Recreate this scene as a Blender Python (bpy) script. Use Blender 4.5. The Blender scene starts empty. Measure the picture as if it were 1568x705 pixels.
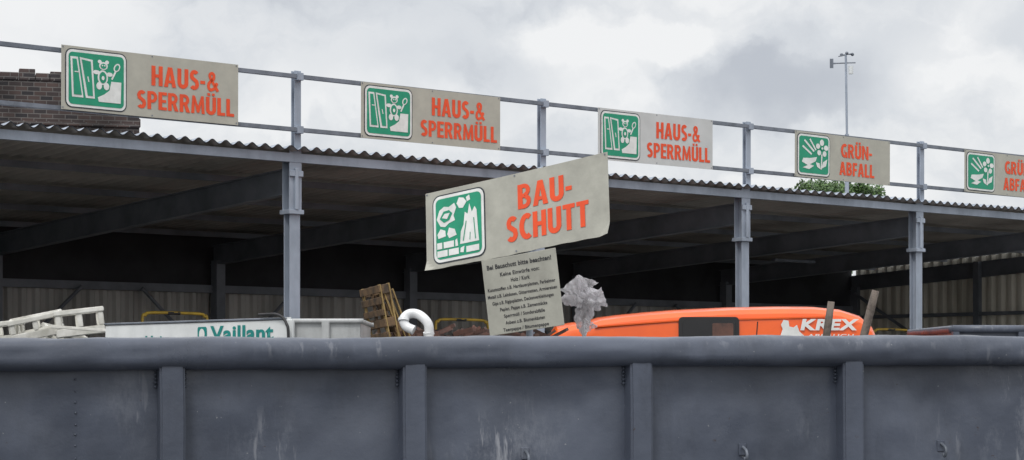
import bpy, bmesh, math, random
from mathutils import Vector, Matrix, noise
random.seed(7)
S = bpy.context.scene
D = bpy.data

# ------------------------------------------------------------------ materials
def new_mat(name):
    m = D.materials.new(name); m.use_nodes = True
    nt = m.node_tree
    b = nt.nodes.get("Principled BSDF")
    return m, nt, b

def paint(name, c, c2=None, scale=3.0, rough=0.5, metal=0.0, bump=0.0, bscale=40, lo=0.4, hi=0.65, stretch=(1,1,1), detail=6):
    m, nt, b = new_mat(name)
    b.inputs['Roughness'].default_value = rough
    b.inputs['Metallic'].default_value = metal
    if c2 is None: c2 = tuple(x*0.75 for x in c)
    tc = nt.nodes.new('ShaderNodeTexCoord')
    mp = nt.nodes.new('ShaderNodeMapping'); mp.inputs['Scale'].default_value = stretch
    nt.links.new(tc.outputs['Object'], mp.inputs[0])
    n = nt.nodes.new('ShaderNodeTexNoise'); n.inputs['Scale'].default_value = scale; n.inputs['Detail'].default_value = detail
    n.inputs['Roughness'].default_value = 0.62
    nt.links.new(mp.outputs[0], n.inputs['Vector'])
    r = nt.nodes.new('ShaderNodeValToRGB')
    r.color_ramp.elements[0].position = lo; r.color_ramp.elements[1].position = hi
    r.color_ramp.elements[0].color = (*c, 1); r.color_ramp.elements[1].color = (*c2, 1)
    nt.links.new(n.outputs['Fac'], r.inputs[0])
    nt.links.new(r.outputs[0], b.inputs['Base Color'])
    if bump > 0:
        n2 = nt.nodes.new('ShaderNodeTexNoise'); n2.inputs['Scale'].default_value = bscale; n2.inputs['Detail'].default_value = 4
        nt.links.new(tc.outputs['Object'], n2.inputs['Vector'])
        bp = nt.nodes.new('ShaderNodeBump'); bp.inputs['Strength'].default_value = bump; bp.inputs['Distance'].default_value = 0.01
        nt.links.new(n2.outputs['Fac'], bp.inputs['Height']); nt.links.new(bp.outputs[0], b.inputs['Normal'])
    return m

def container_paint(name, base=(0.070, 0.082, 0.112), scuff=(0.21, 0.225, 0.26), spots=()):
    m, nt, b = new_mat(name); N = nt.nodes.new; L = nt.links.new
    tc = N('ShaderNodeTexCoord')
    def nz(scale, st=(1,1,1), detail=6, rough=.6, off=(0,0,0)):
        mp = N('ShaderNodeMapping'); mp.inputs['Scale'].default_value = st; mp.inputs['Location'].default_value = off
        L(tc.outputs['Object'], mp.inputs[0])
        n = N('ShaderNodeTexNoise'); n.inputs['Scale'].default_value = scale; n.inputs['Detail'].default_value = detail; n.inputs['Roughness'].default_value = rough
        L(mp.outputs[0], n.inputs['Vector']); return n.outputs['Fac']
    def mr(src, a, bb, c=0., d=1.):
        r = N('ShaderNodeMapRange'); r.inputs[1].default_value = a; r.inputs[2].default_value = bb; r.inputs[3].default_value = c; r.inputs[4].default_value = d
        L(src, r.inputs[0]); return r.outputs[0]
    def mix(f, a, c):
        x = N('ShaderNodeMix'); x.data_type = 'RGBA'
        L(f, x.inputs[0])
        for s, v in ((6, a), (7, c)):
            if isinstance(v, tuple): x.inputs[s].default_value = (*v, 1)
            else: L(v, x.inputs[s])
        return x.outputs[2]
    def mth(op, a, bb):
        x = N('ShaderNodeMath'); x.operation = op; L(a, x.inputs[0])
        if isinstance(bb, float): x.inputs[1].default_value = bb
        else: L(bb, x.inputs[1])
        return x.outputs[0]
    mul = lambda a,bb: mth('MULTIPLY',a,bb)
    big = mr(nz(1.6, off=(3,1,0), rough=.6, detail=5), .38, .62)
    c = mix(big, tuple(v*.84 for v in base), tuple(v*1.14 for v in base))
    streak = mr(nz(4, (1,1,.3), 6, .6), .50, .70, 0, .35)
    c = mix(streak, c, tuple(v*1.5 for v in base))
    dark = mr(nz(5, (1,1,.3), 6, .7, (9,4,2)), .54, .66, 0, .45)
    c = mix(dark, c, tuple(v*.58 for v in base))
    patch = mr(nz(1.3, off=(5.3,0,2)), .54, .66, 0, .7)
    for (sx,sz,rx,rz,am) in spots:
        s = N('ShaderNodeVectorMath'); s.operation='SUBTRACT'; L(tc.outputs['Object'], s.inputs[0]); s.inputs[1].default_value=(sx,0,sz)
        mm = N('ShaderNodeVectorMath'); mm.operation='MULTIPLY'; L(s.outputs[0], mm.inputs[0]); mm.inputs[1].default_value=(1/rx,.1,1/rz)
        ln = N('ShaderNodeVectorMath'); ln.operation='LENGTH'; L(mm.outputs[0], ln.inputs[0])
        patch = mth('MAXIMUM', patch, mr(ln.outputs[1], 0.2, 1.1, am, 0))
    sc = mul(mr(nz(8, (1,1,.45), 12, .8, (1,7,3)), .50, .64), patch)
    c = mix(mul(sc, .75), c, scuff)
    scr = mul(mr(nz(30, (.9,1,.12), 4, .65, (2,2,8)), .60, .67), patch)
    c = mix(mul(scr, .75), c, (.30,.31,.34))
    speck = mr(nz(60, off=(7,4,4), rough=.6), .70, .73, 0, .7)
    c = mix(speck, c, (.3,.31,.32))
    rust = mr(nz(20, off=(4,4,4), rough=.75), .67, .71, 0, .85)
    c = mix(rust, c, (.045,.028,.024))
    L(c, b.inputs['Base Color'])
    L(mr(nz(4, rough=.7), .3, .7, .24, .48), b.inputs['Roughness'])
    b.inputs['Specular IOR Level'].default_value = .5
    bp = N('ShaderNodeBump'); bp.inputs['Strength'].default_value = .5; bp.inputs['Distance'].default_value = .006
    L(nz(11, detail=7), bp.inputs['Height']); L(bp.outputs[0], b.inputs['Normal'])
    return m

M_cont = container_paint("container_grey_paint", spots=((2.62,1.47,.28,.26,.9),(.95,1.40,.22,.12,1.0),(.28,1.42,.14,.10,.7),(-.12,1.52,.1,.2,.4),(.55,1.68,.5,.03,.5),(2.0,1.70,.6,.03,.5)))
M_green_cont = container_paint("container_green_paint", (.03,.045,.04), (.12,.13,.12))
M_light_cont = container_paint("container_light_paint", (.38,.39,.39), (.55,.55,.55))
M_galv = paint("galvanised_steel", (.35,.395,.47), (.24,.275,.33), 2.5, .5, .0, .1, stretch=(1,1,.4))
M_rail = paint("rail_steel", (.19,.21,.25), (.115,.13,.155), 4, .5, .1)
M_rafter = paint("rafter_steel", (.19,.205,.235), (.12,.135,.155), 1.5, .55, .0)
M_roofsheet = paint("corrugated_roof_sheet", (.50,.465,.43), (.26,.245,.225), .7, .6, .0, 0, lo=.35, hi=.7)
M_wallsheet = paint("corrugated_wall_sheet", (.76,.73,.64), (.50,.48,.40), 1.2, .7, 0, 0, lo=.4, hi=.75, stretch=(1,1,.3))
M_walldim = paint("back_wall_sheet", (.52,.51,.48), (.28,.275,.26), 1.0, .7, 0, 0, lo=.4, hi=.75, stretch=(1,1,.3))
M_darkwall = paint("darkened_wall_band", (.035,.035,.04), (.02,.02,.023), 1.5, .8)  # near-black colour keeps the upper back wall dim where ambient would lighten it
M_plate = paint("sign_plate_beige", (.45,.44,.375), (.35,.34,.295), 2.6, .5, 0, 0, lo=.35, hi=.75)
M_plate2 = paint("sign_plate_pale", (.58,.59,.585), (.48,.49,.48), 2.2, .55, 0, 0, lo=.35, hi=.75)
M_plate3 = paint("sign_plate_weathered", (.43,.425,.37), (.31,.305,.265), 3.0, .5, 0, 0.1, lo=.35, hi=.7)
M_orange = paint("sign_orange_letters", (.82,.082,.015), (.72,.070,.016), 5, .5)
M_green = paint("sign_green", (.008,.30,.165), (.007,.235,.13), 4, .45)
M_white = paint("sign_white", (.78,.79,.77), (.64,.65,.63), 5, .5)
M_navy = paint("sign_dark_outline", (.03,.04,.05), None, 5, .5)
M_black = paint("black_rubber", (.018,.018,.02), None, 5, .6)
M_text = paint("dark_print", (.04,.04,.045), None, 5, .7)
M_vanorange = paint("orange_vehicle_paint", (.90,.125,.004), (.78,.10,.005), 1.2, .28)
M_vanorange.node_tree.nodes["Principled BSDF"].inputs['Coat Weight'].default_value = .3
M_glass = paint("dark_glass", (.012,.012,.014), None, 3, .12)
M_whitepaint = paint("white_vehicle_paint", (.74,.76,.76), (.58,.60,.60), 2, .4)
M_teal = paint("teal_letters", (.0,.23,.21), None, 4, .4)
M_whiteplastic = paint("white_plastic", (.74,.73,.69), (.5,.49,.44), 5, .5)
M_pvc = paint("pvc_pipe_white", (.78,.79,.80), (.66,.67,.68), 6, .3)
M_wood = paint("pallet_wood", (.17,.105,.055), (.05,.037,.027), 7, .8, 0, .3, 30)
M_woodlight = paint("pallet_end_wood", (.36,.25,.10), (.22,.15,.06), 7, .8, 0, .3, 30)
M_wood2 = paint("weathered_wood", (.19,.155,.13), (.09,.075,.065), 14, .85, 0, .5, 60, stretch=(3,3,.3))
M_brown = paint("brown_debris", (.13,.065,.05), (.06,.04,.035), 6, .8)
M_yellow = paint("yellow_paint", (.50,.33,.03), (.30,.20,.03), 5, .5)
M_concrete = paint("platform_concrete", (.40,.39,.36), (.30,.29,.27), 2, .9, 0, .3)
M_bark = paint("tree_bark", (.09,.065,.045), (.05,.04,.03), 8, .9, 0, .4)
M_asphalt = paint("worn_yard_asphalt", (.12,.118,.115), (.075,.075,.075), .8, .9, 0, .4, 60)
M_stone = paint("rubble", (.28,.26,.23), (.16,.15,.14), 4, .9, 0, .5, 30)

def leaf_mat():
    m, nt, b = new_mat("leaves")
    N = nt.nodes.new; L = nt.links.new
    g = N('ShaderNodeNewGeometry'); r = N('ShaderNodeValToRGB')
    r.color_ramp.elements[0].color = (.03,.07,.02,1); r.color_ramp.elements[1].color = (.10,.18,.045,1)
    L(g.outputs['Random Per Island'], r.inputs[0]); L(r.outputs[0], b.inputs['Base Color'])
    b.inputs['Roughness'].default_value = .6
    return m
M_leaf = leaf_mat()

def brick_mat():
    m, nt, b = new_mat("old_brick")
    N = nt.nodes.new; L = nt.links.new
    tc = N('ShaderNodeTexCoord'); sp = N('ShaderNodeSeparateXYZ'); cb = N('ShaderNodeCombineXYZ')
    L(tc.outputs['Object'], sp.inputs[0])
    ad = N('ShaderNodeMath'); ad.operation = 'ADD'
    L(sp.outputs[0], ad.inputs[0]); L(sp.outputs[1], ad.inputs[1])
    L(ad.outputs[0], cb.inputs[0]); L(sp.outputs[2], cb.inputs[1])
    br = N('ShaderNodeTexBrick'); L(cb.outputs[0], br.inputs['Vector'])
    br.inputs['Scale'].default_value = 1.0
    br.inputs['Brick Width'].default_value = .26; br.inputs['Row Height'].default_value = .095
    br.inputs['Mortar Size'].default_value = .012; br.inputs['Mortar Smooth'].default_value = .3
    br.inputs['Color1'].default_value = (.072,.048,.043,1); br.inputs['Color2'].default_value = (.026,.024,.027,1)
    br.inputs['Mortar'].default_value = (.12,.11,.105,1)
    n = N('ShaderNodeTexNoise'); n.inputs['Scale'].default_value = 1.2; n.inputs['Detail'].default_value = 8
    L(tc.outputs['Object'], n.inputs['Vector'])
    r = N('ShaderNodeMapRange'); r.inputs[1].default_value = .35; r.inputs[2].default_value = .65; r.inputs[3].default_value = .5; r.inputs[4].default_value = 1.3
    L(n.outputs['Fac'], r.inputs[0])
    mx = N('ShaderNodeVectorMath'); mx.operation = 'SCALE'; L(br.outputs['Color'], mx.inputs[0]); L(r.outputs[0], mx.inputs['Scale'])
    L(mx.outputs[0], b.inputs['Base Color']); b.inputs['Roughness'].default_value = .9
    bp = N('ShaderNodeBump'); bp.inputs['Strength'].default_value = .6; bp.inputs['Distance'].default_value = .02; bp.invert = True
    L(br.outputs['Fac'], bp.inputs['Height']); L(bp.outputs[0], b.inputs['Normal'])
    return m
M_brick = brick_mat()

def film_mat():
    m, nt, b = new_mat("plastic_film")
    N = nt.nodes.new; L = nt.links.new
    b.inputs['Base Color'].default_value = (.78,.76,.78,1); b.inputs['Roughness'].default_value = .18
    t = N('ShaderNodeBsdfTransparent'); tr = N('ShaderNodeBsdfTranslucent'); tr.inputs[0].default_value = (.85,.83,.85,1)
    a = N('ShaderNodeMixShader'); a.inputs[0].default_value = .3; L(b.outputs[0], a.inputs[1]); L(tr.outputs[0], a.inputs[2])
    tc = N('ShaderNodeTexCoord'); n = N('ShaderNodeTexNoise'); n.inputs['Scale'].default_value = 9; L(tc.outputs['Object'], n.inputs['Vector'])
    r = N('ShaderNodeMapRange'); r.inputs[1].default_value=.4; r.inputs[2].default_value=.65; r.inputs[3].default_value=.06; r.inputs[4].default_value=.5; L(n.outputs['Fac'], r.inputs[0])
    c = N('ShaderNodeMixShader'); L(r.outputs[0], c.inputs[0]); L(a.outputs[0], c.inputs[1]); L(t.outputs[0], c.inputs[2])
    L(c.outputs[0], nt.nodes['Material Output'].inputs[0])
    return m
M_film = film_mat()

# ------------------------------------------------------------------ helpers
def empty(name, loc=(0,0,0), rotz=0.0, matrix=None):
    e = D.objects.new(name, None); S.collection.objects.link(e)
    e.empty_display_size = .3
    if matrix is not None: e.matrix_world = matrix
    else:
        e.location = loc; e.rotation_euler = (0,0,rotz)
    return e

def obj(name, me, mat, parent=None, smooth=False):
    o = D.objects.new(name, me); S.collection.objects.link(o)
    if mat is not None:
        me.materials.clear(); me.materials.append(mat)
    if parent is not None: o.parent = parent
    if smooth:
        for p in me.polygons: p.use_smooth = True
    return o

def raw(name, vs, fs, mat, parent=None, smooth=False):
    me = D.meshes.new(name); me.from_pydata([tuple(v) for v in vs], [], fs); me.update()
    return obj(name, me, mat, parent, smooth)

def bm_obj(name, bm, mat, parent=None, smooth=False):
    me = D.meshes.new(name); bm.to_mesh(me); bm.free()
    return obj(name, me, mat, parent, smooth)

def add_box(bm, lo, hi, M=None):
    vs = []
    for z in (lo[2],hi[2]):
        for x,y in ((lo[0],lo[1]),(hi[0],lo[1]),(hi[0],hi[1]),(lo[0],hi[1])):
            v = Vector((x,y,z))
            if M: v = M @ v
            vs.append(bm.verts.new(v))
    for f in ((3,2,1,0),(4,5,6,7),(0,1,5,4),(1,2,6,5),(2,3,7,6),(3,0,4,7)):
        bm.faces.new([vs[i] for i in f])

def boxes(name, parent, mat, lst, bevel=0.0, seg=2):
    bm = bmesh.new()
    for b in lst:
        add_box(bm, b[0], b[1], b[2] if len(b)>2 else None)
    if bevel > 0:
        bmesh.ops.bevel(bm, geom=list(bm.edges), offset=bevel, segments=seg, affect='EDGES')
    return bm_obj(name, bm, mat, parent)

def tube(name, parent, mat, pts, r, smooth=True, n=10, cyclic=False):
    cu = D.curves.new(name, 'CURVE'); cu.dimensions = '3D'; cu.bevel_depth = r; cu.bevel_resolution = max(1, n//4); cu.use_fill_caps = True
    sp = cu.splines.new('POLY'); sp.points.add(len(pts)-1)
    for i,p in enumerate(pts): sp.points[i].co = (*p, 1)
    sp.use_cyclic_u = cyclic
    o = D.objects.new(name, cu); S.collection.objects.link(o)
    dg = bpy.context.evaluated_depsgraph_get()
    me = D.meshes.new_from_object(o.evaluated_get(dg))
    D.objects.remove(o)
    return obj(name, me, mat, parent, smooth)

def curve_pts(ctrl, n=8):
    P = [Vector(c) for c in ctrl]; P = [P[0]*2-P[1]] + P + [P[-1]*2-P[-2]]
    out = []
    for i in range(1, len(P)-2):
        for k in range(n):
            t = k/n
            a,b,c,d = P[i-1],P[i],P[i+1],P[i+2]
            out.append(.5*((2*b)+(-a+c)*t+(2*a-5*b+4*c-d)*t*t+(-a+3*b-3*c+d)*t**3))
    out.append(P[-2]); return out

def text_mesh(s, bold=.02, shear=0.0, sp=1.05):
    cu = D.curves.new('t', 'FONT'); cu.body = s; cu.size = 1; cu.offset = bold; cu.shear = shear; cu.resolution_u = 4; cu.space_character = sp
    o = D.objects.new('t', cu); S.collection.objects.link(o)
    dg = bpy.context.evaluated_depsgraph_get()
    me = D.meshes.new_from_object(o.evaluated_get(dg)); D.objects.remove(o)
    return me

def text_box(name, parent, mat, s, x0, x1, z0, z1, off, bend=None, bold=.02, capref=None, shear=0.0, M=None, sp=1.05):
    me = text_mesh(s, bold, shear, sp)
    xs = [v.co.x for v in me.vertices]
    ref = text_mesh(capref or "H", bold); ys = [v.co.y for v in ref.vertices]
    ylo, yhi = min(ys), max(ys); xlo, xhi = min(xs), max(xs)
    for v in me.vertices:
        x = x0+(v.co.x-xlo)/(xhi-xlo)*(x1-x0); y = z0+(v.co.y-ylo)/(yhi-ylo)*(z1-z0)
        z = off + (bend(x,y) if bend else 0)
        v.co = (x,y,z)
        if M: v.co = M @ v.co
    return obj(name, me, mat, parent)

# heavy condensed lettering: outline polygons per glyph, cap height 1
def arc(cx,cy,rx,ry,a0,a1,n=8):
    return [(cx+rx*math.cos(math.radians(a0+(a1-a0)*k/n)), cy+ry*math.sin(math.radians(a0+(a1-a0)*k/n))) for k in range(n+1)]
def ribbon(pts, w):
    P=[Vector(p) for p in pts]; Lft=[];Rgt=[]
    for i,p in enumerate(P):
        d1=(p-P[i-1]).normalized() if i>0 else None; d2=(P[i+1]-p).normalized() if i<len(P)-1 else None
        if d1 is None: d1=d2
        if d2 is None: d2=d1
        n1=Vector((-d1.y,d1.x)); n2=Vector((-d2.y,d2.x)); n=(n1+n2).normalized(); k=w/2/max(.35,n.dot(n1))
        Lft.append(tuple(p+n*k)); Rgt.append(tuple(p-n*k))
    return ('R',Lft,Rgt)
T_=.205; h_=T_/2
def rect(x0,y0,x1,y1): return ('P',[(x0,y0),(x1,y0),(x1,y1),(x0,y1)])
G={
 'H':(.58,[rect(0,0,T_,1),rect(.58-T_,0,.58,1),rect(T_,.42,.58-T_,.58)]),
 'U':(.58,[ribbon([(h_,1),(h_,.32)]+arc(.29,.29,.29-h_,.29-h_*.9,180,360,10)+[(.58-h_,.32),(.58-h_,1)],T_)]),
 'E':(.46,[rect(0,0,T_,1),rect(T_,0,.46,.17),rect(T_,.42,.42,.58),rect(T_,.83,.46,1)]),
 'F':(.45,[rect(0,0,T_,1),rect(T_,.40,.41,.56),rect(T_,.83,.45,1)]),
 'L':(.45,[rect(0,0,T_,1),rect(T_,0,.45,.17)]),
 'T':(.52,[rect(0,.83,.52,1),rect(.26-h_,0,.26+h_,.83)]),
 'A':(.64,[('P',[(0,0),(.21,0),(.32,.68),(.32,1),(.21,1)]),('P',[(.64,0),(.43,0),(.32,.68),(.32,1),(.43,1)]),('P',[(.245,.20),(.395,.20),(.37,.345),(.27,.345)])]),
 'N':(.60,[rect(0,0,.185,1),rect(.415,0,.60,1),('P',[(.185,1),(.185,.66),(.415,0),(.415,.36)])]),
 'M':(.76,[('P',[(0,0),(.175,0),(.20,1),(.06,1)]),('P',[(.76,0),(.585,0),(.56,1),(.70,1)]),('P',[(.20,1),(.19,.62),(.31,.05),(.38,.05),(.38,.42)]),('P',[(.56,1),(.57,.62),(.45,.05),(.38,.05),(.38,.42)])]),
 'P':(.54,[rect(0,0,T_,1),ribbon([(T_,.92)]+arc(.27,.685,.18,.235,90,-90,10)+[(T_,.45)],.17)]),
 'R':(.58,[rect(0,0,T_,1),ribbon([(T_,.92)]+arc(.27,.70,.18,.22,90,-90,10)+[(T_,.48)],.17),('P',[(.24,.40),(.37,0),(.58,0),(.42,.44)])]),
 'B':(.56,[rect(0,0,T_,1),ribbon([(T_,.92)]+arc(.27,.735,.17,.185,90,-80,8),.165),ribbon([(T_,.08)]+arc(.28,.285,.185,.205,-90,80,8),.17),rect(T_,.44,.30,.60)]),
 'S':(.50,[ribbon(arc(.26,.715,.155,.195,35,180,8)+[(.13,.60),(.24,.52),(.37,.42)]+arc(.24,.285,.16,.195,0,-145,8),T_*.95)]),
 'C':(.52,[ribbon(arc(.33,.5,.23,.41,55,305,14),T_)]),
 'G':(.58,[ribbon(arc(.34,.5,.24,.41,55,290,14)+[(.485,.10),(.485,.40)],T_*.98),rect(.32,.38,.392,.52)]),
 '-':(.28,[rect(0,.33,.26,.50)]),
 '&':(.66,[ribbon([(.60,.02),(.20,.66)]+arc(.27,.80,.115,.13,200,-20,8)+[(.36,.64),(.14,.44)]+arc(.22,.27,.135,.20,150,300,6)+[(.42,.16),(.55,.46)],.15)]),
}
G['Ü']=(.58,G['U'][1]+[rect(.08,1.07,.24,1.22),rect(.34,1.07,.50,1.22)])
def big_text(name,parent,mat,s,x0,x1,y0,y1,off,bend):
    gap=.07; W_=sum(G[c][0] for c in s)+gap*(len(s)-1)
    sx=(x1-x0)/W_; sy=y1-y0; bm=bmesh.new(); X=0
    for c in s:
        for gi,g in enumerate(G[c][1]):
            dz=gi*.0012
            def V(p): 
                x=x0+(X+p[0])*sx; y=y0+p[1]*sy; return bm.verts.new((x,y,off+dz+bend(x,y)))
            if g[0]=='P':
                f=bm.faces.new([V(p) for p in g[1]]); f.normal_update()
                if f.normal.z<0: f.normal_flip()
            else:
                l=[V(p) for p in g[1]]; r=[V(p) for p in g[2]]
                for i in range(len(l)-1):
                    f=bm.faces.new((l[i],r[i],r[i+1],l[i+1])); f.normal_update()
                    if f.normal.z<0: f.normal_flip()
        X+=G[c][0]+gap
    bmesh.ops.triangulate(bm,faces=list(bm.faces))
    return bm_obj(name,bm,mat,parent)

def flat(name, parent, mat, polys, off, bend=None):
    bm = bmesh.new()
    for i,p in enumerate(polys):
        vs = [bm.verts.new((x,y,off+i*.00012+(bend(x,y) if bend else 0))) for x,y in p]
        f = bm.faces.new(vs)
        f.normal_update()
        if f.normal.z < 0: f.normal_flip()
    bmesh.ops.triangulate(bm, faces=list(bm.faces))
    return bm_obj(name, bm, mat, parent)

def rrect(x0,y0,x1,y1,r,n=5):
    out=[]
    for cx,cy,a0 in ((x1-r,y1-r,0),(x0+r,y1-r,90),(x0+r,y0+r,180),(x1-r,y0+r,270)):
        for k in range(n+1):
            a=math.radians(a0+90*k/n); out.append((cx+r*math.cos(a),cy+r*math.sin(a)))
    return out
def ell(cx,cy,rx,ry=None,n=16,rot=0):
    ry = ry or rx; c,s=math.cos(rot),math.sin(rot)
    return [(cx+rx*math.cos(2*math.pi*k/n)*c-ry*math.sin(2*math.pi*k/n)*s, cy+rx*math.cos(2*math.pi*k/n)*s+ry*math.sin(2*math.pi*k/n)*c) for k in range(n)]
def stroke(p,q,w):
    dx,dy=q[0]-p[0],q[1]-p[1]; l=math.hypot(dx,dy); nx,ny=-dy/l*w/2,dx/l*w/2
    return [(p[0]+nx,p[1]+ny),(q[0]+nx,q[1]+ny),(q[0]-nx,q[1]-ny),(p[0]-nx,p[1]-ny)]

ICON = {
 'haus': ([[(.04,.90),(.17,.90),(.27,.15),(.07,.15)], [(.20,.90),(.43,.87),(.47,.15),(.31,.15)],
           ell(.62,.78,.078,.075), ell(.555,.855,.035), ell(.685,.855,.035), ell(.61,.56,.092,.14), ell(.50,.65,.065,.04), ell(.73,.63,.055,.04), ell(.545,.40,.05,.07), ell(.675,.40,.05,.07),
           ell(.86,.77,.055,.085,rot=-.4), stroke((.835,.69),(.77,.54),.03),
           [(.54,.10),(.52,.18),(.64,.25),(.73,.33),(.76,.50),(.94,.50),(.93,.10)]],
          [ell(.62,.775,.052,.048), ell(.61,.56,.064,.108), ell(.86,.77,.032,.058,rot=-.4), [(.075,.86),(.145,.86),(.24,.195),(.10,.195)], [(.235,.86),(.395,.835),(.435,.195),(.345,.195)]],
          [ell(.60,.785,.014),ell(.64,.785,.014), ell(.61,.55,.026,.04), stroke((.11,.62),(.19,.62),.02), stroke((.34,.55),(.36,.45),.02)]),
 'bau': ([[(.04,.66),(.10,.80),(.20,.85),(.30,.83),(.42,.88),(.46,.80),(.40,.68),(.43,.60),(.30,.57),(.22,.52),(.12,.54)],
          [(.47,.86),(.52,.95),(.62,.93),(.68,.86),(.60,.77),(.52,.78)], [(.67,.93),(.74,.96),(.76,.88),(.69,.86)],
          [(.53,.20),(.55,.40),(.61,.50),(.64,.70),(.70,.66),(.74,.82),(.79,.68),(.85,.76),(.89,.70),(.91,.40),(.93,.20)],
          [(.05,.42),(.12,.50),(.22,.46),(.23,.37),(.07,.35)], [(.26,.40),(.30,.50),(.42,.46),(.46,.36),(.30,.33)], [(.54,.14),(.62,.16),(.60,.06),(.53,.07)],
          [(.04,.05),(.26,.05),(.26,.15),(.04,.15)], [(.285,.05),(.50,.05),(.50,.15),(.285,.15)], [(.04,.18),(.15,.18),(.15,.28),(.04,.28)], [(.18,.18),(.40,.18),(.40,.28),(.18,.28)], [(.43,.18),(.49,.18),(.47,.30),(.43,.28)],[(.66,.05),(.93,.05),(.93,.145),(.66,.145)]],
         [[(.11,.66),(.19,.77),(.31,.78),(.38,.72),(.31,.62),(.20,.59)], stroke((.60,.24),(.67,.55),.018), stroke((.86,.24),(.83,.58),.018), stroke((.74,.24),(.75,.36),.014)],
         [[(.16,.67),(.22,.73),(.33,.73),(.27,.64)]]),
 'gruen': ([stroke((.12,.72),(.42,.52),.05), stroke((.18,.88),(.50,.60),.05), stroke((.36,.92),(.56,.64),.045), [(.10,.30),(.30,.22),(.55,.34),(.60,.46),(.40,.42),(.14,.40)], [(.12,.15),(.34,.12),(.5,.22),(.36,.25)],
            ell(.76,.85,.07,.085), ell(.90,.72,.075,.07), ell(.85,.56,.065,.075), ell(.67,.58,.065,.07), ell(.63,.75,.07,.07), stroke((.76,.54),(.74,.14),.04), [(.74,.16),(.80,.34),(.94,.42),(.90,.24)], [(.72,.14),(.68,.30),(.56,.32),(.6,.2)]],
           [ell(.765,.70,.055)], [ell(.765,.70,.028)]),
}

def sign(name, origin, ex, ey, w, h, kind, lines, plate, curl=0.0, icon=(.05,.03,.93,.77), bow=.004):
    ex = Vector(ex).normalized(); ey = Vector(ey); ey = (ey-ex*ey.dot(ex)).normalized(); n = ex.cross(ey)
    Mx = Matrix(((ex.x,ey.x,n.x,origin[0]),(ex.y,ey.y,n.y,origin[1]),(ex.z,ey.z,n.z,origin[2]),(0,0,0,1)))
    e = empty(name, matrix=Mx)
    ph = random.random()*6
    def bend(x,y):
        return bow*((x-w/2)/(w/2))**2 + .004*math.sin(x*2.1+ph)
    def pbend(x,y):
        z = bend(x,y)
        if curl:
            a = max(0, (.10-(x+y))/.10); z += curl*a*1.2
            a = max(0, (.12-((w-x)+y))/.12); z += curl*a*1.6
        return z
    nx, ny = 90, 24; vs=[]; fs=[]
    for side in (0,-.005):
        for j in range(ny+1):
            for i in range(nx+1):
                x=w*i/nx; y=h*j/ny
                xx = x; yy = y
                if curl and j==0: yy += .004*math.sin(x*5)+.002*math.sin(x*23)
                vs.append((xx,yy,pbend(x,y)+side))
    o=(nx+1)*(ny+1)
    for j in range(ny):
        for i in range(nx):
            a=j*(nx+1)+i; fs.append((a,a+1,a+nx+2,a+nx+1)); fs.append((o+a+nx+1,o+a+nx+2,o+a+1,o+a))
    def strip(l):
        for a,b in zip(l,l[1:]): fs.append((a,o+a,o+b,b))
    strip([i for i in range(nx+1)]); strip([ny*(nx+1)+i for i in range(nx,-1,-1)])
    strip([j*(nx+1) for j in range(ny,-1,-1)]); strip([j*(nx+1)+nx for j in range(ny+1)])
    raw("plate", vs, fs, plate, e, False)
    x0,y0,x1,y1 = icon; W=x1-x0; H=y1-y0
    flat("icon_outline", e, M_navy, [rrect(x0,y0,x1,y1,.09)], .004, bend)
    flat("icon_border", e, M_white, [rrect(x0+.014,y0+.014,x1-.014,y1-.014,.08)], .007, bend)
    flat("icon_field", e, M_green, [rrect(x0+.045,y0+.045,x1-.045,y1-.045,.055)], .010, bend)
    A,B,C = ICON[kind]
    mp = lambda p:[(x0+.035+(W-.07)*x, y0+.035+(H-.07)*y) for x,y in p]
    flat("icon_figures", e, M_white, [mp(p) for p in A], .013, bend)
    if B: flat("icon_details", e, M_green, [mp(p) for p in B], .017, bend)
    if C: flat("icon_marks", e, M_white, [mp(p) for p in C], .020, bend)
    for i,(s,a,b,c,d) in enumerate(lines):
        big_text("lettering_%d"%(i+1), e, M_orange, s, a, b, c, d, .005, bend)
    flat("screws", e, M_rail, [ell(px,py,.010,n=8) for px in (.02,w*.5,w-.03) for py in (.025,h-.02)], .005, bend)
    return e

# ------------------------------------------------------------------ camera
cam_d = D.cameras.new("camera"); cam = D.objects.new("camera", cam_d); S.collection.objects.link(cam)
cam.location = (0,0,1.6); cam.rotation_euler = (math.radians(90),0,0)
cam_d.lens = 73.68; cam_d.sensor_width = 36; cam_d.shift_y = .1451; cam_d.clip_end = 3000; cam_d.clip_start = .1
S.camera = cam
S.view_settings.view_transform = 'Standard'; S.view_settings.look = 'None'; S.view_settings.exposure = 0

# ------------------------------------------------------------------ world
w = D.worlds.new("World"); S.world = w; w.use_nodes = True
nt = w.node_tree; N = nt.nodes.new; L = nt.links.new
bg = nt.nodes['Background']; bg.inputs[1].default_value = .1
sky = N('ShaderNodeTexSky'); sky.sky_type = 'NISHITA'; sky.sun_disc = False
sky.sun_elevation = math.radians(52); sky.sun_rotation = math.radians(200)
tc = N('ShaderNodeTexCoord')
wn = N('ShaderNodeTexNoise'); wn.inputs['Scale'].default_value = 15; wn.inputs['Detail'].default_value = 9; wn.inputs['Roughness'].default_value=.55
L(tc.outputs['Generated'], wn.inputs['Vector'])
sb = N('ShaderNodeVectorMath'); sb.operation='SUBTRACT'; L(wn.outputs['Color'], sb.inputs[0]); sb.inputs[1].default_value=(.5,.5,.5)
scn = N('ShaderNodeVectorMath'); scn.operation='SCALE'; L(sb.outputs[0], scn.inputs[0]); scn.inputs['Scale'].default_value=.09
wv = N('ShaderNodeVectorMath'); wv.operation='ADD'; L(tc.outputs['Generated'], wv.inputs[0]); L(scn.outputs[0], wv.inputs[1])
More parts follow.
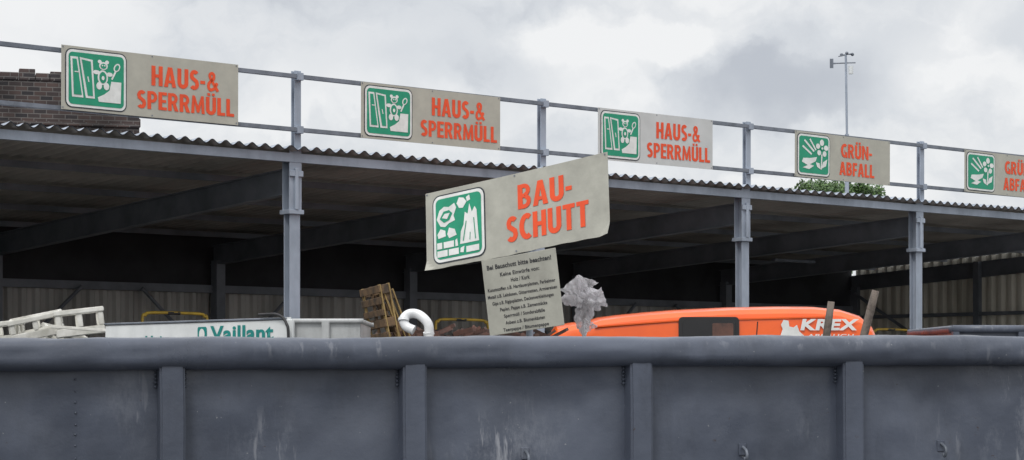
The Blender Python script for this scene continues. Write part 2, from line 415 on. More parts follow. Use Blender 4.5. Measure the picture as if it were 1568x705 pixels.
mp = N('ShaderNodeMapping'); mp.inputs['Scale'].default_value=(1,1,2.2); mp.inputs['Location'].default_value=(.4,.1,.3); L(wv.outputs[0], mp.inputs[0])
n1 = N('ShaderNodeTexNoise'); n1.inputs['Scale'].default_value=9; n1.inputs['Detail'].default_value=9; n1.inputs['Roughness'].default_value=.55
L(mp.outputs[0], n1.inputs['Vector'])
base = N('ShaderNodeMapRange'); base.interpolation_type='SMOOTHSTEP'; base.inputs[1].default_value=.38; base.inputs[2].default_value=.64; base.inputs[3].default_value=.0; base.inputs[4].default_value=.42
L(n1.outputs['Fac'], base.inputs[0])
acc = base.outputs[0]
def blob(cx,cz,rx,rz,amt,acc):
    s = N('ShaderNodeVectorMath'); s.operation='SUBTRACT'; L(wv.outputs[0], s.inputs[0]); s.inputs[1].default_value=(cx,1,cz)
    m = N('ShaderNodeVectorMath'); m.operation='MULTIPLY'; L(s.outputs[0], m.inputs[0]); m.inputs[1].default_value=(1/rx,.5,1/rz)
    l = N('ShaderNodeVectorMath'); l.operation='LENGTH'; L(m.outputs[0], l.inputs[0])
    r = N('ShaderNodeMapRange'); r.interpolation_type='SMOOTHSTEP'; r.inputs[1].default_value=.25; r.inputs[2].default_value=1.35; r.inputs[3].default_value=amt; r.inputs[4].default_value=0
    L(l.outputs[1], r.inputs[0])
    a = N('ShaderNodeMath'); a.operation='ADD'; L(acc,a.inputs[0]); L(r.outputs[0],a.inputs[1]); return a.outputs[0]
for b_ in [(-.060,.178,.12,.016,.36), (-.015,.148,.050,.022,.36), (.125,.142,.042,.026,.40), (-.11,.152,.11,.024,.26), (.245,.172,.035,.012,.42),
           (.05,.162,.055,.016,-.5), (.20,.15,.03,.03,-.2),(.075,.143,.018,.009,.28),(-.2,.13,.06,.015,-.25),(.01,.122,.03,.01,.15),(.21,.12,.05,.012,.15)]:
    acc = blob(*b_, acc)
cr = N('ShaderNodeValToRGB'); L(acc, cr.inputs[0])
el = cr.color_ramp.elements
el[0].position=0; el[0].color=(.88,.885,.89,1); el[1].position=1; el[1].color=(.42,.45,.51,1)
e2=el.new(.45); e2.color=(.68,.705,.74,1)
spz = N('ShaderNodeSeparateXYZ'); L(tc.outputs['Generated'], spz.inputs[0])
gr = N('ShaderNodeMapRange'); gr.inputs[1].default_value=.18; gr.inputs[2].default_value=1; gr.inputs[3].default_value=10.3; gr.inputs[4].default_value=22
L(spz.outputs[2], gr.inputs[0])
mlt = N('ShaderNodeVectorMath'); mlt.operation='SCALE'; L(cr.outputs[0], mlt.inputs[0]); L(gr.outputs[0], mlt.inputs['Scale'])
mx = N('ShaderNodeMix'); mx.data_type='RGBA'; mx.inputs[0].default_value=.95
L(sky.outputs[0], mx.inputs[6]); L(mlt.outputs[0], mx.inputs[7]); L(mx.outputs[2], bg.inputs[0])

sun_d = D.lights.new("sun",'SUN'); sun_d.energy=1.5; sun_d.angle=math.radians(14); sun_d.color=(1,.97,.92)
sun = D.objects.new("sun", sun_d); S.collection.objects.link(sun); sun.rotation_euler=(math.radians(38),0,math.radians(-20))

# ------------------------------------------------------------------ ground
raw("ground", [(-700,-300,0),(700,-300,0),(700,1100,0),(-700,1100,0)], [(0,1,2,3)], M_asphalt)

# ------------------------------------------------------------------ shed
ANG = math.atan2(2.81,3.37); SP = 4.388; O = Vector((-2.993,28.5,0))
shed = empty("open_sided_shed", O, ANG)
ex = Vector((math.cos(ANG),math.sin(ANG),0)); ed = Vector((-math.sin(ANG),math.cos(ANG),0))
def W(s,d,z): return O+ex*s+ed*d+Vector((0,0,z))
S0,S1 = -3.4*SP, 5*SP; DEP = 9.2; SL=.049
def colpos(n): return n*SP if n>=0 else n*SP-.35
def hprof(lst, cx, cy, z0, z1, wd, dp, tf=.016, tw=.012):
    lst.append(((cx-wd/2,cy-dp/2,z0),(cx+wd/2,cy-dp/2+tf,z1)))
    lst.append(((cx-wd/2,cy+dp/2-tf,z0),(cx+wd/2,cy+dp/2,z1)))
    lst.append(((cx-tw/2,cy-dp/2+tf,z0),(cx+tw/2,cy+dp/2-tf,z1)))
cols=[]; brk=[]; posts=[]; raf=[]
for n in range(-3,6):
    s=colpos(n)
    hprof(cols, s, 0, 0, 3.86, .17, .15)
    hprof(cols, s, 0, 3.86, 4.72, .20, .18)
    brk.append(((s-.12,-.12,3.83),(s+.12,.12,3.89)))
    brk.append(((s-.11,-.12,4.34),(s+.11,-.094,4.42)))
    brk.append(((s-.025,-.13,3.89),(s+.025,-.093,4.45)))
    hprof(posts, s, -.10, 4.70, 5.77, .105, .09)
    M = Matrix.Translation((s,.1,4.46)) @ Matrix.Rotation(-math.atan(SL),4,'X')
    raf.append(((-.006,0,-.335),(.006,DEP,-.015),M))
    raf.append(((-.075,0,-.015),(.075,DEP,0),M)); raf.append(((-.075,0,-.35),(.075,DEP,-.335),M))
    raf.append(((s-.09,DEP-.35,0),(s+.09,DEP-.15,3.75)))
boxes("columns", shed, M_galv, cols, .004, 1); boxes("column_brackets", shed, M_galv, brk, .005,1)
boxes("rafters", shed, M_rafter, raf)
pur=[]
for k in range(1,5):
    d=k*2.1; z=4.655-SL*d
    pur.append(((S0,d-.03,z-.11),(S1,d+.03,z-.02)))
boxes("purlins", shed, M_rafter, pur)
boxes("eaves_beam", shed, M_galv, [((S0,-.10,4.535),(S1,-.088,4.655)),((S0,-.088,4.535),(S1,-.02,4.547)),((S0,-.088,4.643),(S1,-.02,4.655))])
def corr(name,parent,mat,fn,length,pitch,amp,nv,trap=True):
    prof=[(0,0),(.12,1),(.42,1),(.58,-1),(.88,-1)] if trap else [(k/8,math.cos(2*math.pi*k/8)) for k in range(8)]
    pts=[]; c=int(length/pitch)
    for i in range(c):
        for a,h in prof: pts.append(((i+a)*pitch,h*amp))
    vs=[];fs=[]
    for j in range(nv+1):
        for (u,h) in pts: vs.append(fn(u,j/nv,h))
    m=len(pts)
    for j in range(nv):
        for i in range(m-1):
            a=j*m+i; fs.append((a,a+1,a+m+1,a+m))
    return raw(name,vs,fs,mat,parent, not trap)
def edge(u): return .018*noise.noise(Vector((math.floor(u/.82)*1.3,0,0)))
corr("roof_sheet",shed,M_roofsheet,lambda u,v,h:(S0+u+.0, -.20+edge(u)*2*(1-v)+v*(DEP+.3), 4.702+h-SL*(v*(DEP+.3)-.2)+(.006*math.sin(u*1.7)+edge(u)*.6)*(1-v)),S1-S0+.2,.205,.028,4,trap=False)
corr("roof_sheet_upper",shed,M_galv,lambda u,v,h:(S0+u+.0, -.215+edge(u)*2*(1-v)+v*(DEP+.3), 4.712+h-SL*(v*(DEP+.3)-.2)+(.006*math.sin(u*1.7)+edge(u)*.6)*(1-v)),S1-S0+.2,.205,.028,4,trap=False)
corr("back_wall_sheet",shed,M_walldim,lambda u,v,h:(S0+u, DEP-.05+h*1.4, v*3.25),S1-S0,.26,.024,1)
boxes("back_wall_dark_band", shed, M_darkwall, [((S0,DEP-.10,3.25),(S1,DEP-.02,4.4))])  # band over the upper back wall, interior darkness put into its colour
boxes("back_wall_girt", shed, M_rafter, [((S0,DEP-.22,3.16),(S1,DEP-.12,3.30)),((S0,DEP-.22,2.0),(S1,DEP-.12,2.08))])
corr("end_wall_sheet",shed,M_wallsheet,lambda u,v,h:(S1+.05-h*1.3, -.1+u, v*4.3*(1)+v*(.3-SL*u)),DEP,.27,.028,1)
def brace(nm,p,q,r=.035): tube(nm,shed,M_rafter,[p,q],r)
for n in (-1,0,1,3,4):
    brace("brace",(n*SP+.1,DEP-.3,1.8),(n*SP+1.6,DEP-.3,3.2)); brace("brace",(n*SP-.1,DEP-.3,1.8),(n*SP-1.6,DEP-.3,3.2))
brace("brace_end",(S1-.12,1.0,3.9),(S1-.12,5.4,1.6),.05)
brace("brace_end",(S1-.12,8.9,3.6),(S1-.12,5.4,1.6),.04)
boxes("end_wall_girts",shed,M_rafter,[((S1-.12,0,3.0),(S1-.02,DEP-.3,3.08)),((S1-.14,5.3,0),(S1-.02,5.45,4.2))])
boxes("platform", shed, M_concrete, [((S0,1.6,.0),(S1-.2,DEP-.4,1.5))])
for n in (1.7,3.4):
    boxes("lamp_fixture", shed, M_rail, [((n*SP,5.0,3.95),(n*SP+1.2,5.12,4.0))], .01)
rl = empty("roof_railing", O, ANG)
boxes("rail_posts", rl, M_galv, posts, .003,1)
boxes("rails", rl, M_rail, [((S0,-.20,5.655),(S1,-.155,5.715)),((S0,-.20,4.935),(S1,-.155,4.995))], .006)
boxes("rail_clips", rl, M_galv, [((colpos(n)-.05,-.215,z-.05),(colpos(n)+.05,-.15,z+.05)) for n in range(-3,6) for z in (5.685,4.965)], .004)

# ------------------------------------------------------------------ signs on railing
HL=[("HAUS-&",1.28,2.285,.41,.665),("SPERRMÜLL",1.07,2.515,.105,.335)]
GL=[("GRÜN-",1.22,2.08,.40,.63),("ABFALL",1.18,2.14,.10,.325)]
def rs(name,s0,s1,z0,z0r,h,kind,lines,plate,curl=0):
    w_=s1-s0; k=w_/2.58
    ln=[(t,a*k,b*k,c,d) for t,a,b,c,d in lines]
    dirv=ex*(s1-s0)+Vector((0,0,z0r-z0))
    return sign(name, W(s0,-.225,z0), dirv, (0,0,1), w_, h, kind, ln, plate, curl, icon=(.05*k,.03,.92*k,h-.03))
rs("waste_sign",-3.584,-1.006,4.95,4.945,.80,'haus',HL,M_plate)
rs("waste_sign",.988,3.481,4.93,4.925,.775,'haus',HL,M_plate)
rs("waste_sign",5.408,7.862,4.925,4.925,.79,'haus',HL,M_plate2)
rs("waste_sign",9.783,12.19,4.94,4.925,.76,'gruen',GL,M_plate)
rs("waste_sign",14.23,16.70,4.945,4.93,.75,'gruen',GL,M_plate)

# ------------------------------------------------------------------ rubble sign on its pole
exb=(.7955,-.593,.1265); eyb=(-.0246,.177,.984)
bs = sign("rubble_sign",(-.86,21.4,2.694),exb,eyb,2.27,.815,'bau',[("BAU-",1.17,1.84,.44,.69),("SCHUTT",1.02,2.03,.125,.385)],M_plate3,.03,icon=(.09,.045,.76,.765),bow=.01)
exi=Vector((.727,-.6,.096)).normalized(); eyi=Vector((-.085,.015,.737)); eyi=(eyi-exi*eyi.dot(exi)).normalized(); ni=exi.cross(eyi)
Mi=Matrix(((exi.x,eyi.x,ni.x,-.221),(exi.y,eyi.y,ni.y,20.9),(exi.z,eyi.z,ni.z,2.023),(0,0,0,1)))
ip=empty("notice_board",matrix=Mi)
boxes("plate",ip,M_plate3,[((0,0,-.008),(.947,.755,0))],.003,1)
rows=["Bei Bauschutt bitte beachten!","Keine Einwürfe von:","Holz / Kork","Kunststoffen z.B. Hartlauerplatten, Farbeimer","Metall z.B. Leitdosen, Gittermatten, Armiereisen","Gips z.B. Rigipsplatten, Deckenverkleidungen","Papier, Pappe z.B. Zementsäcke","Sperrmüll / Sonderabfälle","Asbest z.B. Blumenkästen","Teerpappe / Bitumenpappe"]
wd=[.82,.50,.24,.86,.88,.78,.60,.52,.50,.58]
for i,(t,l) in enumerate(zip(rows,wd)):
    y=.755-.105-i*.0685-(0 if i==0 else .012); cap=.047 if i==0 else (.039 if i<3 else .034)
    text_box("text_row_%d"%(i+1),ip,M_text,t,.4735-l/2,.4735+l/2,y,y+cap,.003,bold=.022 if i else .03)
pole=empty("sign_pole")
tube("post",pole,M_galv,[(.20,20.86,0),(.175,20.88,2.1),(.16,20.96,3.45)],.035)
boxes("clamps",pole,M_rail,[((.08,20.72,2.80),(.28,20.80,2.835)),((.08,20.66,2.2),(.28,20.74,2.235))],.004,1)

# ------------------------------------------------------------------ skips
def skip(name, origin, ang, L_, Wd, H, mat, rr=.043, pitch=.68, s0=0.0, tilt=0.0, hi=False, ribw=.068):
    Mx=Matrix.Translation(origin)@Matrix.Rotation(ang,4,'Z')@Matrix.Rotation(-tilt,4,'Y')
    e=empty(name,matrix=Mx)
    zc=H-rr
    nx,nz=(560,80) if hi else (40,6); vs=[];fs=[]
    for j in range(nz+1):
        for i in range(nx+1):
            x=s0+L_*i/nx; z=.12+(zc-.12)*j/nz
            dn=.0
            if hi:
                u=((x)/pitch)%1.0; edge=min(1,min(u,1-u)*5)
                dn=(.020*noise.noise(Vector((x*2.3,z*2.0,1)))+.012*noise.noise(Vector((x*6,z*5,4)))+.003*noise.noise(Vector((x*17,z*15,4))))*edge
                dn+=.008*edge*math.sin(math.pi*u)
            vs.append((x,.016+dn,z))
    for j in range(nz):
        for i in range(nx):
            a=j*(nx+1)+i; fs.append((a,a+1,a+nx+2,a+nx+1))
    raw("front_wall",vs,fs,mat,e,True)
    yb_=.06
    boxes("walls",e,mat,[((s0,Wd-.03,.12),(s0+L_,Wd,H-rr)),((s0,yb_,.12),(s0+.03,Wd-.03,H-rr)),((s0+L_-.03,yb_,.12),(s0+L_,Wd-.03,H-rr)),((s0,yb_+.01,.12),(s0+L_,Wd-.03,.16)),((s0,yb_-.008,.17),(s0+L_,yb_-.002,H-rr))])
    def ring(nm,p,q):
        p=Vector(p);q=Vector(q); d=(q-p); l=d.length; d.normalize(); up=Vector((0,0,1)); sd=d.cross(up)
        ns=int(l/.02) if hi else 12; na=28 if hi else 12; vs=[];fs=[]
        for i in range(ns+1):
            c=p+d*l*i/ns; xx=l*i/ns
            for k in range(na):
                a=2*math.pi*k/na
                rx=rr*1.04/(abs(math.cos(a))**2.6+abs(math.sin(a))**2.6)**(1/2.6)
                v=Vector((math.cos(a),math.sin(a)))
                nn=0
                if hi:
                    nn=.005*noise.noise(Vector((xx*2.2,v.x*.8,v.y*.8+3)))+.004*noise.noise(Vector((xx*7,v.x*1.6,v.y*1.6)))+.0013*noise.noise(Vector((xx*22,v.x*3,v.y*3)))
                vs.append(c+(sd*v.x+up*v.y)*(rx+nn)+up*((.004*noise.noise(Vector((xx*.9,0,0)))) if hi else 0))
        for i in range(ns):
            for k in range(na):
                a=i*na+k; b=i*na+(k+1)%na; fs.append((a,b,b+na,a+na))
        fs.append(tuple(range(na))[::-1]); fs.append(tuple(ns*na+k for k in range(na)))
        raw(nm,vs,fs,mat,e,True)
    ring("rim_front",(s0-.03,0,zc),(s0+L_+.03,0,zc)); ring("rim_back",(s0-.03,Wd,zc),(s0+L_+.03,Wd,zc))
    ring("rim_side",(s0,0,zc),(s0,Wd,zc)); ring("rim_side",(s0+L_,0,zc),(s0+L_,Wd,zc))
    bm=bmesh.new()
    n=math.ceil(s0/pitch)
    while n*pitch<s0+L_-.05:
        x=n*pitch
        for yb,yf in ((.034,-.034),(Wd-.004,Wd+.04)):
            h=ribw/2; hb=h+.004
            zt=H-2*rr+.012
            nsg=24
            rows_=[]
            for q in range(nsg+1):
                z=.1+(zt-.1)*q/nsg
                wob=(.003*noise.noise(Vector((x*3,z*5,0))) if hi else 0); wy=(.004*noise.noise(Vector((x*3,z*4,7))) if hi else 0)
                rows_.append([bm.verts.new((x+a+wob,b+(wy if b==yf else 0),z)) for a,b in ((-hb,yb),(-h,yf),(h,yf),(hb,yb))])
            for a_,b_ in zip(rows_,rows_[1:]):
                for i in range(3): bm.faces.new((a_[i],a_[i+1],b_[i+1],b_[i]))
            bm.faces.new(rows_[-1])
        n+=1
    bmesh.ops.recalc_face_normals(bm,faces=list(bm.faces))
    ed_=[x for x in bm.edges if abs(x.verts[0].co.z-x.verts[1].co.z)>.02]
    bmesh.ops.bevel(bm,geom=ed_,offset=.006,segments=3,affect='EDGES')
    bm_obj("ribs",bm,mat,e)
    boxes("floor_skids",e,mat,[((s0+.2,.5,-.0),(s0+L_-.2,.62,.12)),((s0+.2,Wd-.62,0),(s0+L_-.2,Wd-.5,.12))])
    return e
H0=1.6+.1122
mc=skip("skip_container",(-.922,5.73,0),math.atan2(.2,.65),6.7,2.35,H0,M_cont,.043,.68,-2.0,.0066,True)
def wally(x,z):
    u=((x)/.68)%1.0; edge_=min(1,min(u,1-u)*5)
    return .016+(.020*noise.noise(Vector((x*2.3,z*2.0,1)))+.012*noise.noise(Vector((x*6,z*5,4)))+.003*noise.noise(Vector((x*17,z*15,4))))*edge_+.008*edge_*math.sin(math.pi*u)
bm=bmesh.new()
for k in range(26):
    z=1.60-k*.03-random.random()*.006
    bmesh.ops.create_icosphere(bm,subdivisions=1,radius=.0032+.001*random.random(),matrix=Matrix.Translation((-.255+random.uniform(-.001,.001),wally(-.255,z),z)))
bm_obj("weld_seam",bm,M_cont,mc,True)
bm=bmesh.new()
for n in range(-2,7):
    for sd in (-1,1):
        for k in range(5):
            z=1.622-k*.011; x=n*.68+sd*(.040+.0008*random.random())
            bmesh.ops.create_icosphere(bm,subdivisions=1,radius=.0055,matrix=Matrix.Translation((x,.012,z)))
bm_obj("rib_welds",bm,M_cont,mc,True)
for x in (1.02,1.70,2.36):
    yw=wally(x,1.38)
    tube("tarp_hook",mc,M_rail,curve_pts([(x,yw-.004,1.385),(x,yw-.03,1.375),(x,yw-.036,1.36),(x,yw-.028,1.347),(x,yw-.018,1.353)],4),.0045)
    boxes("hook_plate",mc,M_cont,[((x-.012,yw-.006,1.36),(x+.012,yw+.006,1.395))],.002,1)
bm=bmesh.new()
for k in range(260):
    x=random.uniform(-1.9,4.6); y=random.uniform(.22,2.2); z=1.0+random.uniform(-.05,.2)
    M=Matrix.Translation((x,y,z))@Matrix.Rotation(random.random()*6,4,Vector((random.random(),random.random(),random.random()+.1)).normalized())@Matrix.Diagonal((random.uniform(.5,1.6),random.uniform(.5,1.2),random.uniform(.4,1),1))
    bmesh.ops.create_icosphere(bm,subdivisions=1,radius=.12,matrix=M)
add_box(bm,(-1.95,.08,.2),(4.65,2.3,1.0))
bm_obj("rubble_fill",bm,M_stone,mc)

def stake(p,q,r):
    p=Vector(p);q=Vector(q); e=empty("wooden_stake"); d=(q-p).normalized(); a=d.orthogonal().normalized(); b=d.cross(a)
    vs=[];fs=[];na=12;ns=14
    for i in range(ns+1):
        c=p.lerp(q,i/ns)
        for k in range(na):
            t=2*math.pi*k/na; rad=r*(1+.10*noise.noise(Vector((i*.5,math.cos(t),math.sin(t)))))
            if i==ns: rad*=.86
            vs.append(c+(a*math.cos(t)+b*math.sin(t))*rad)
    for i in range(ns):
        for k in range(na):
            x=i*na+k;y=i*na+(k+1)%na; fs.append((x,y,y+na,x+na))
    fs.append(tuple(ns*na+k for k in range(na)))
    raw("shaft",vs,fs,M_wood2,e,True)
stake((.93,6.9,.95),(1.043,6.85,1.852),.0125)
stake((.96,6.9,.95),(1.188,6.85,1.888),.0135)

skip("skip_container",(-2.3,23.0,0),.12,3.3,2.0,2.03,M_green_cont,.04,.7)
skip("skip_container",(-8.2,19.6,0),.10,4.5,2.0,1.93,M_green_cont,.04,.7)
skip("skip_container",(-1.99,18.9,0),.0,.62,1.4,2.14,M_light_cont,.02,.31)
skip("skip_container",(4.70,22.2,0),.05,4.5,2.0,2.165,M_cont,.04,.7)

# ------------------------------------------------------------------ pallets
def pallet(loc,xd,lean,Lx=.8,name="wooden_pallet"):
    X=Vector(xd).normalized(); Y=Vector(lean); Y=(Y-X*Y.dot(X)).normalized(); Z=X.cross(Y)
    e=empty(name,matrix=Matrix(((X.x,Y.x,Z.x,loc[0]),(X.y,Y.y,Z.y,loc[1]),(X.z,Y.z,Z.z,loc[2]),(0,0,0,1))))
    l=[];q=[]
    for k in range(7):
        j=random.uniform(-.012,.012)
        l.append(((0+j,.01+k*.125,.10),(Lx+j*2,.085+k*.125+random.uniform(-.01,.012),.118)))
    for i,x in enumerate((0,Lx/2-.04,Lx-.08)):
        (q if i!=1 else l).append(((x,.005,.082),(x+.08,.845,.098))); q.append(((x,.005,-.018),(x+.08,.845,-.002)))
        for y in (.01,.38,.74): l.append(((x+.003,y,0),(x+.077,y+.1,.08)))
    boxes("boards",e,M_wood,l,.003,1); boxes("edge_boards",e,M_woodlight,q,.003,1)
pallet((-1.44,23.4,1.78),(.34,-1,0.03),(-.20,0,1))
pallet((-1.17,23.5,1.80),(.20,-1,-.03),(-.38,0,1))

# ------------------------------------------------------------------ drain pipe
sc=22/3209
pp=[((px-784)*sc,22.0+dy,1.6+(580-py)*sc) for px,py,dy in ((634,506,-.02),(622,500,0),(618,489,.02),(626,481,.05),(638,481,.05),(649,488,.02),(656,498,0),(657,512,0),(656,535,0))]
dp=empty("drain_pipe"); tube("pipe",dp,M_pvc,curve_pts(pp,6),.050,n=24)
for a in ((656,508,657,513),(618,492,618,488)):
    tube("collar",dp,M_pvc,[((a[0]-784)*sc,22.0,1.6+(580-a[1])*sc),((a[2]-784)*sc,22.01,1.6+(580-a[3])*sc)],.058,n=24)
tube("pipe_stem",dp,M_pvc,[((656-784)*sc,22,1.905),((656-784)*sc,22,.0)],.05,n=16)

# ------------------------------------------------------------------ scrap pile
bm=bmesh.new()
for k in range(120):
    x=random.uniform(-1.7,.4); y=random.uniform(23.2,24.8); z=2.0+random.uniform(-.12,.15)*(1-abs(x+.2)*.3)
    M=Matrix.Translation((x,y,z))@Matrix.Rotation(random.uniform(-.7,.7),4,'Y')@Matrix.Rotation(random.random()*3,4,'Z')
    a=random.uniform(.10,.34); add_box(bm,(-a,-.02,-.015),(a,.04,random.uniform(.01,.05)),M)
bm_obj("scrap_wood_pile",bm,M_brown)

# ------------------------------------------------------------------ plastic bag caught on a stick
bag=empty("plastic_bag")
def crumple(nm,loc,sx,sy,sz,seed,flare):
    bm=bmesh.new(); bmesh.ops.create_icosphere(bm,subdivisions=5,radius=1)
    for v in bm.verts:
        c=v.co.copy(); o=Vector((seed,seed*1.7,seed*.3))
        r=.92+.45*noise.noise(c*1.3+o)
        d1=noise.voronoi(c*1.5+o)[0]; d2=noise.voronoi(c*3.1+o)[0]
        r+=.55*(d1[1]-d1[0]-.35)+.24*(d2[1]-d2[0]-.3)
        v.co=c*r
        if c.z<0: v.co.x*=1-flare*min(1,-c.z); v.co.y*=1-flare*min(1,-c.z)
        v.co=Vector((v.co.x*sx,v.co.y*sy,v.co.z*sz))
    o_=bm_obj(nm,bm,M_film,bag,False); o_.location=loc
crumple("film",(.68,21.2,2.43),.17,.14,.19,2.1,.35)
crumple("film",(.79,21.15,2.38),.15,.12,.13,5.3,.3)
crumple("film",(.72,21.2,2.22),.085,.07,.17,8.7,.1)
tube("stick",bag,M_wood2,[(.74,21.3,0),(.73,21.25,2.25)],.02)
def sheet(seed,c,a0,wd,ht):
    vs=[];fs=[];n=14
    for j in range(n+1):
        for i in range(n+1):
            u=i/n-.5; v=j/n
            p=Vector((u*wd*(.25+v),0,v*ht)); p=Matrix.Rotation(a0,3,'Y')@p
            p.y+=.05*noise.noise(Vector((u*4+seed,v*4,seed)))+.03*math.sin(u*16+seed)*v
            p+=Vector((.02*noise.noise(Vector((u*5,v*5,seed+3))),0,.03*noise.noise(Vector((u*6,v*6,seed+9)))))
            vs.append(Vector(c)+p)
    for j in range(n):
        for i in range(n):
            a=j*(n+1)+i; fs.append((a,a+1,a+n+2,a+n+1))
    raw("flap",vs,fs,M_film,bag,True)
sheet(1,(.74,21.05,2.36),math.radians(72),.17,.20)
sheet(4,(.66,21.04,2.44),math.radians(-40),.18,.15)
sheet(7,(.73,21.03,2.20),math.radians(150),.12,.13)
sheet(9,(.72,21.06,2.48),math.radians(20),.18,.13)

# ------------------------------------------------------------------ orange van
van=empty("orange_van",(.436,25.0,0),.0)
prof=[(.05,.35),(0,.8),(0,1.95),(.03,2.12),(.10,2.225),(.28,2.262),(.50,2.285),(.62,2.325),(.85,2.355),(1.2,2.39),(1.56,2.418),(2.2,2.45),(2.8,2.462),(3.2,2.46),(3.5,2.43),(3.74,2.355),(3.88,2.24),(3.95,2.08),(4.0,1.6),(4.02,.9),(3.98,.35)]
vw=1.85; bm=bmesh.new()
secs=[]
for y,dx,dz in ((0,0,-.16),(.025,.0,-.085),(.09,.0,-.03),(.22,0,0),(vw/2,0,.03),(vw-.22,0,0),(vw-.09,0,-.03),(vw-.025,0,-.085),(vw,0,-.16)):
    row=[]
    for x,z in prof:
        k=max(0,min(1,(z-1.5)/.7)); xx=2+(x-2)*(1+dz*.12*k)
        row.append(bm.verts.new((xx,y,z+dz*k)))
    secs.append(row)
for a,b in zip(secs,secs[1:]):
    for i in range(len(prof)-1): bm.faces.new((a[i],a[i+1],b[i+1],b[i]))
    bm.faces.new((a[-1],a[0],b[0],b[-1]))
bm.faces.new(secs[0][::-1]); bm.faces.new(secs[-1])
bmesh.ops.recalc_face_normals(bm,faces=list(bm.faces))
vo=bm_obj("body",bm,M_vanorange,van,True); vo.data.set_sharp_from_angle(angle=math.radians(24))
def vflat(nm,mat,pts,y0,y1):
    bm=bmesh.new(); a=[bm.verts.new((x,y0,z)) for x,z in pts]; b=[bm.verts.new((x,y1,z)) for x,z in pts]
    bm.faces.new(a); bm.faces.new(b[::-1]); n_=len(pts)
    for i in range(n_): bm.faces.new((a[i],b[i],b[(i+1)%n_],a[(i+1)%n_]))
    bmesh.ops.recalc_face_normals(bm,faces=list(bm.faces)); bm_obj(nm,bm,mat,van)
vflat("window_frame",M_black,rrect(1.55,1.65,2.27,2.335,.05),-.035,.03)
vflat("window_glass",M_glass,rrect(1.60,1.70,2.22,2.30,.04),-.041,-.034)
vflat("window_blind",M_brown,rrect(1.95,1.72,2.20,2.26,.02),-.046,-.042)
vflat("rear_panel_seam",M_black,[(2.36,.6),(2.372,.6),(2.50,2.28),(2.488,2.28)],-.004,.01)
vflat("drip_rail",M_vanorange,[(.55,2.21),(.55,2.228),(1.5,2.30),(3.3,2.345),(3.3,2.327),(1.5,2.282)],-.014,.05)
vflat("front_window",M_glass,rrect(.45,1.35,1.35,1.95,.08),-.02,.02)
vflat("sill",M_black,rrect(.1,.33,3.95,.5,.05),-.03,.05)
for x in (.75,3.15):
    for y in (-.02,vw-.2):
        bm=bmesh.new(); bmesh.ops.create_cone(bm,segments=28,radius1=.34,radius2=.34,depth=.22,cap_ends=True,matrix=Matrix.Translation((x,y+.1,.34))@Matrix.Rotation(math.pi/2,4,'X'))
        bm_obj("wheel",bm,M_black,van)
        bm=bmesh.new(); bmesh.ops.create_cone(bm,segments=20,radius1=.2,radius2=.17,depth=.24,cap_ends=True,matrix=Matrix.Translation((x,y+.1,.34))@Matrix.Rotation(math.pi/2,4,'X'))
        bm_obj("hub",bm,M_rail,van)
RX=Matrix.Rotation(math.pi/2,4,'X')
def vtext(s,x0,x1,z0,z1,mat,bold=.03,sh=.15): 
    return text_box("lettering",van,mat,s,x0,x1,z0,z1,.022,None,bold,None,sh,RX,1.12)
vtext("KREX",3.0,3.70,2.175,2.31,M_white,.045)
vtext("ABBRUCH",3.08,3.64,2.09,2.13,M_white,.02)
vflat("logo",M_white,[(2.76,2.10),(2.79,2.19),(2.77,2.24),(2.80,2.30),(2.86,2.29),(2.87,2.22),(2.92,2.21),(2.96,2.24),(2.99,2.16),(3.06,2.10)],-.024,-.018)

# ------------------------------------------------------------------ white advertising hoarding
A=Vector((-3.68,18.9,0)); ang=math.atan2(-1.9,1.88)
tr=empty("advertising_hoarding",A,ang)
boxes("panel",tr,M_whitepaint,[((0,0,.9),(2.67,.06,2.10))],.025,3)
boxes("frame_posts",tr,M_rail,[((.1,.065,0),(.16,.125,2.05)),((1.3,.065,0),(1.36,.125,2.05)),((2.5,.065,0),(2.56,.125,2.05)),((.1,-.4,0),(.16,.5,.06)),((1.3,-.4,0),(1.36,.5,.06)),((2.5,-.4,0),(2.56,.5,.06))],.004,1)
boxes("top_trim",tr,M_rail,[((.02,-.012,2.082),(2.60,.03,2.098))],.003,1)
tube("corner_rail",tr,M_black,curve_pts([(2.30,-.03,2.125),(2.55,-.03,2.12),(2.66,-.03,2.05),(2.69,-.03,1.9),(2.69,-.03,1.2)],5),.012)
def ttext(s,x0,x1,z0,z1,b=.03): text_box("lettering",tr,M_teal,s,x0,x1,z0,z1,.004,None,b,None,0,RX)
ttext("Vaillant",1.60,2.46,1.915,2.045)
ttext("Heizung",.65,1.25,1.89,1.975)
fo=flat("logo",tr,M_teal,[rrect(1.42,1.91,1.55,2.04,.02)],.004); fo.data.transform(RX)
fo=flat("logo_mark",tr,M_white,[ell(1.485,1.975,.04,.05,12)],.007); fo.data.transform(RX)

# ------------------------------------------------------------------ plastic crates
def crate(loc,rot,Lx=.46,Ly=.34,Hh=.26):
    e=empty("plastic_crate"); e.location=loc; e.rotation_euler=rot
    l=[]; t=.022; p=.055
    for y in (0,Ly-t):
        l.append(((0,y,0),(Lx,y+t,.08))); l.append(((-.01,y-.01,Hh-.05),(Lx+.01,y+t+.01,Hh)))
        for x in (0,Lx/2-p/2,Lx-p): l.append(((x,y+.002,.08),(x+p,y+t-.002,Hh-.05)))
    for x in (0,Lx-t):
        l.append(((x,t,0),(x+t,Ly-t,.08))); l.append(((x-.008,t+.01,Hh-.05),(x+t+.008,Ly-t-.01,Hh-.002)))
        for y in (t,Ly/2-.02,Ly-t-.05): l.append(((x+.002,y,.08),(x+t-.002,y+.05,Hh-.05)))
    l.append(((t,t,.0),(Lx-t,Ly-t,.02)))
    boxes("body",e,M_whiteplastic,l,.008,2)
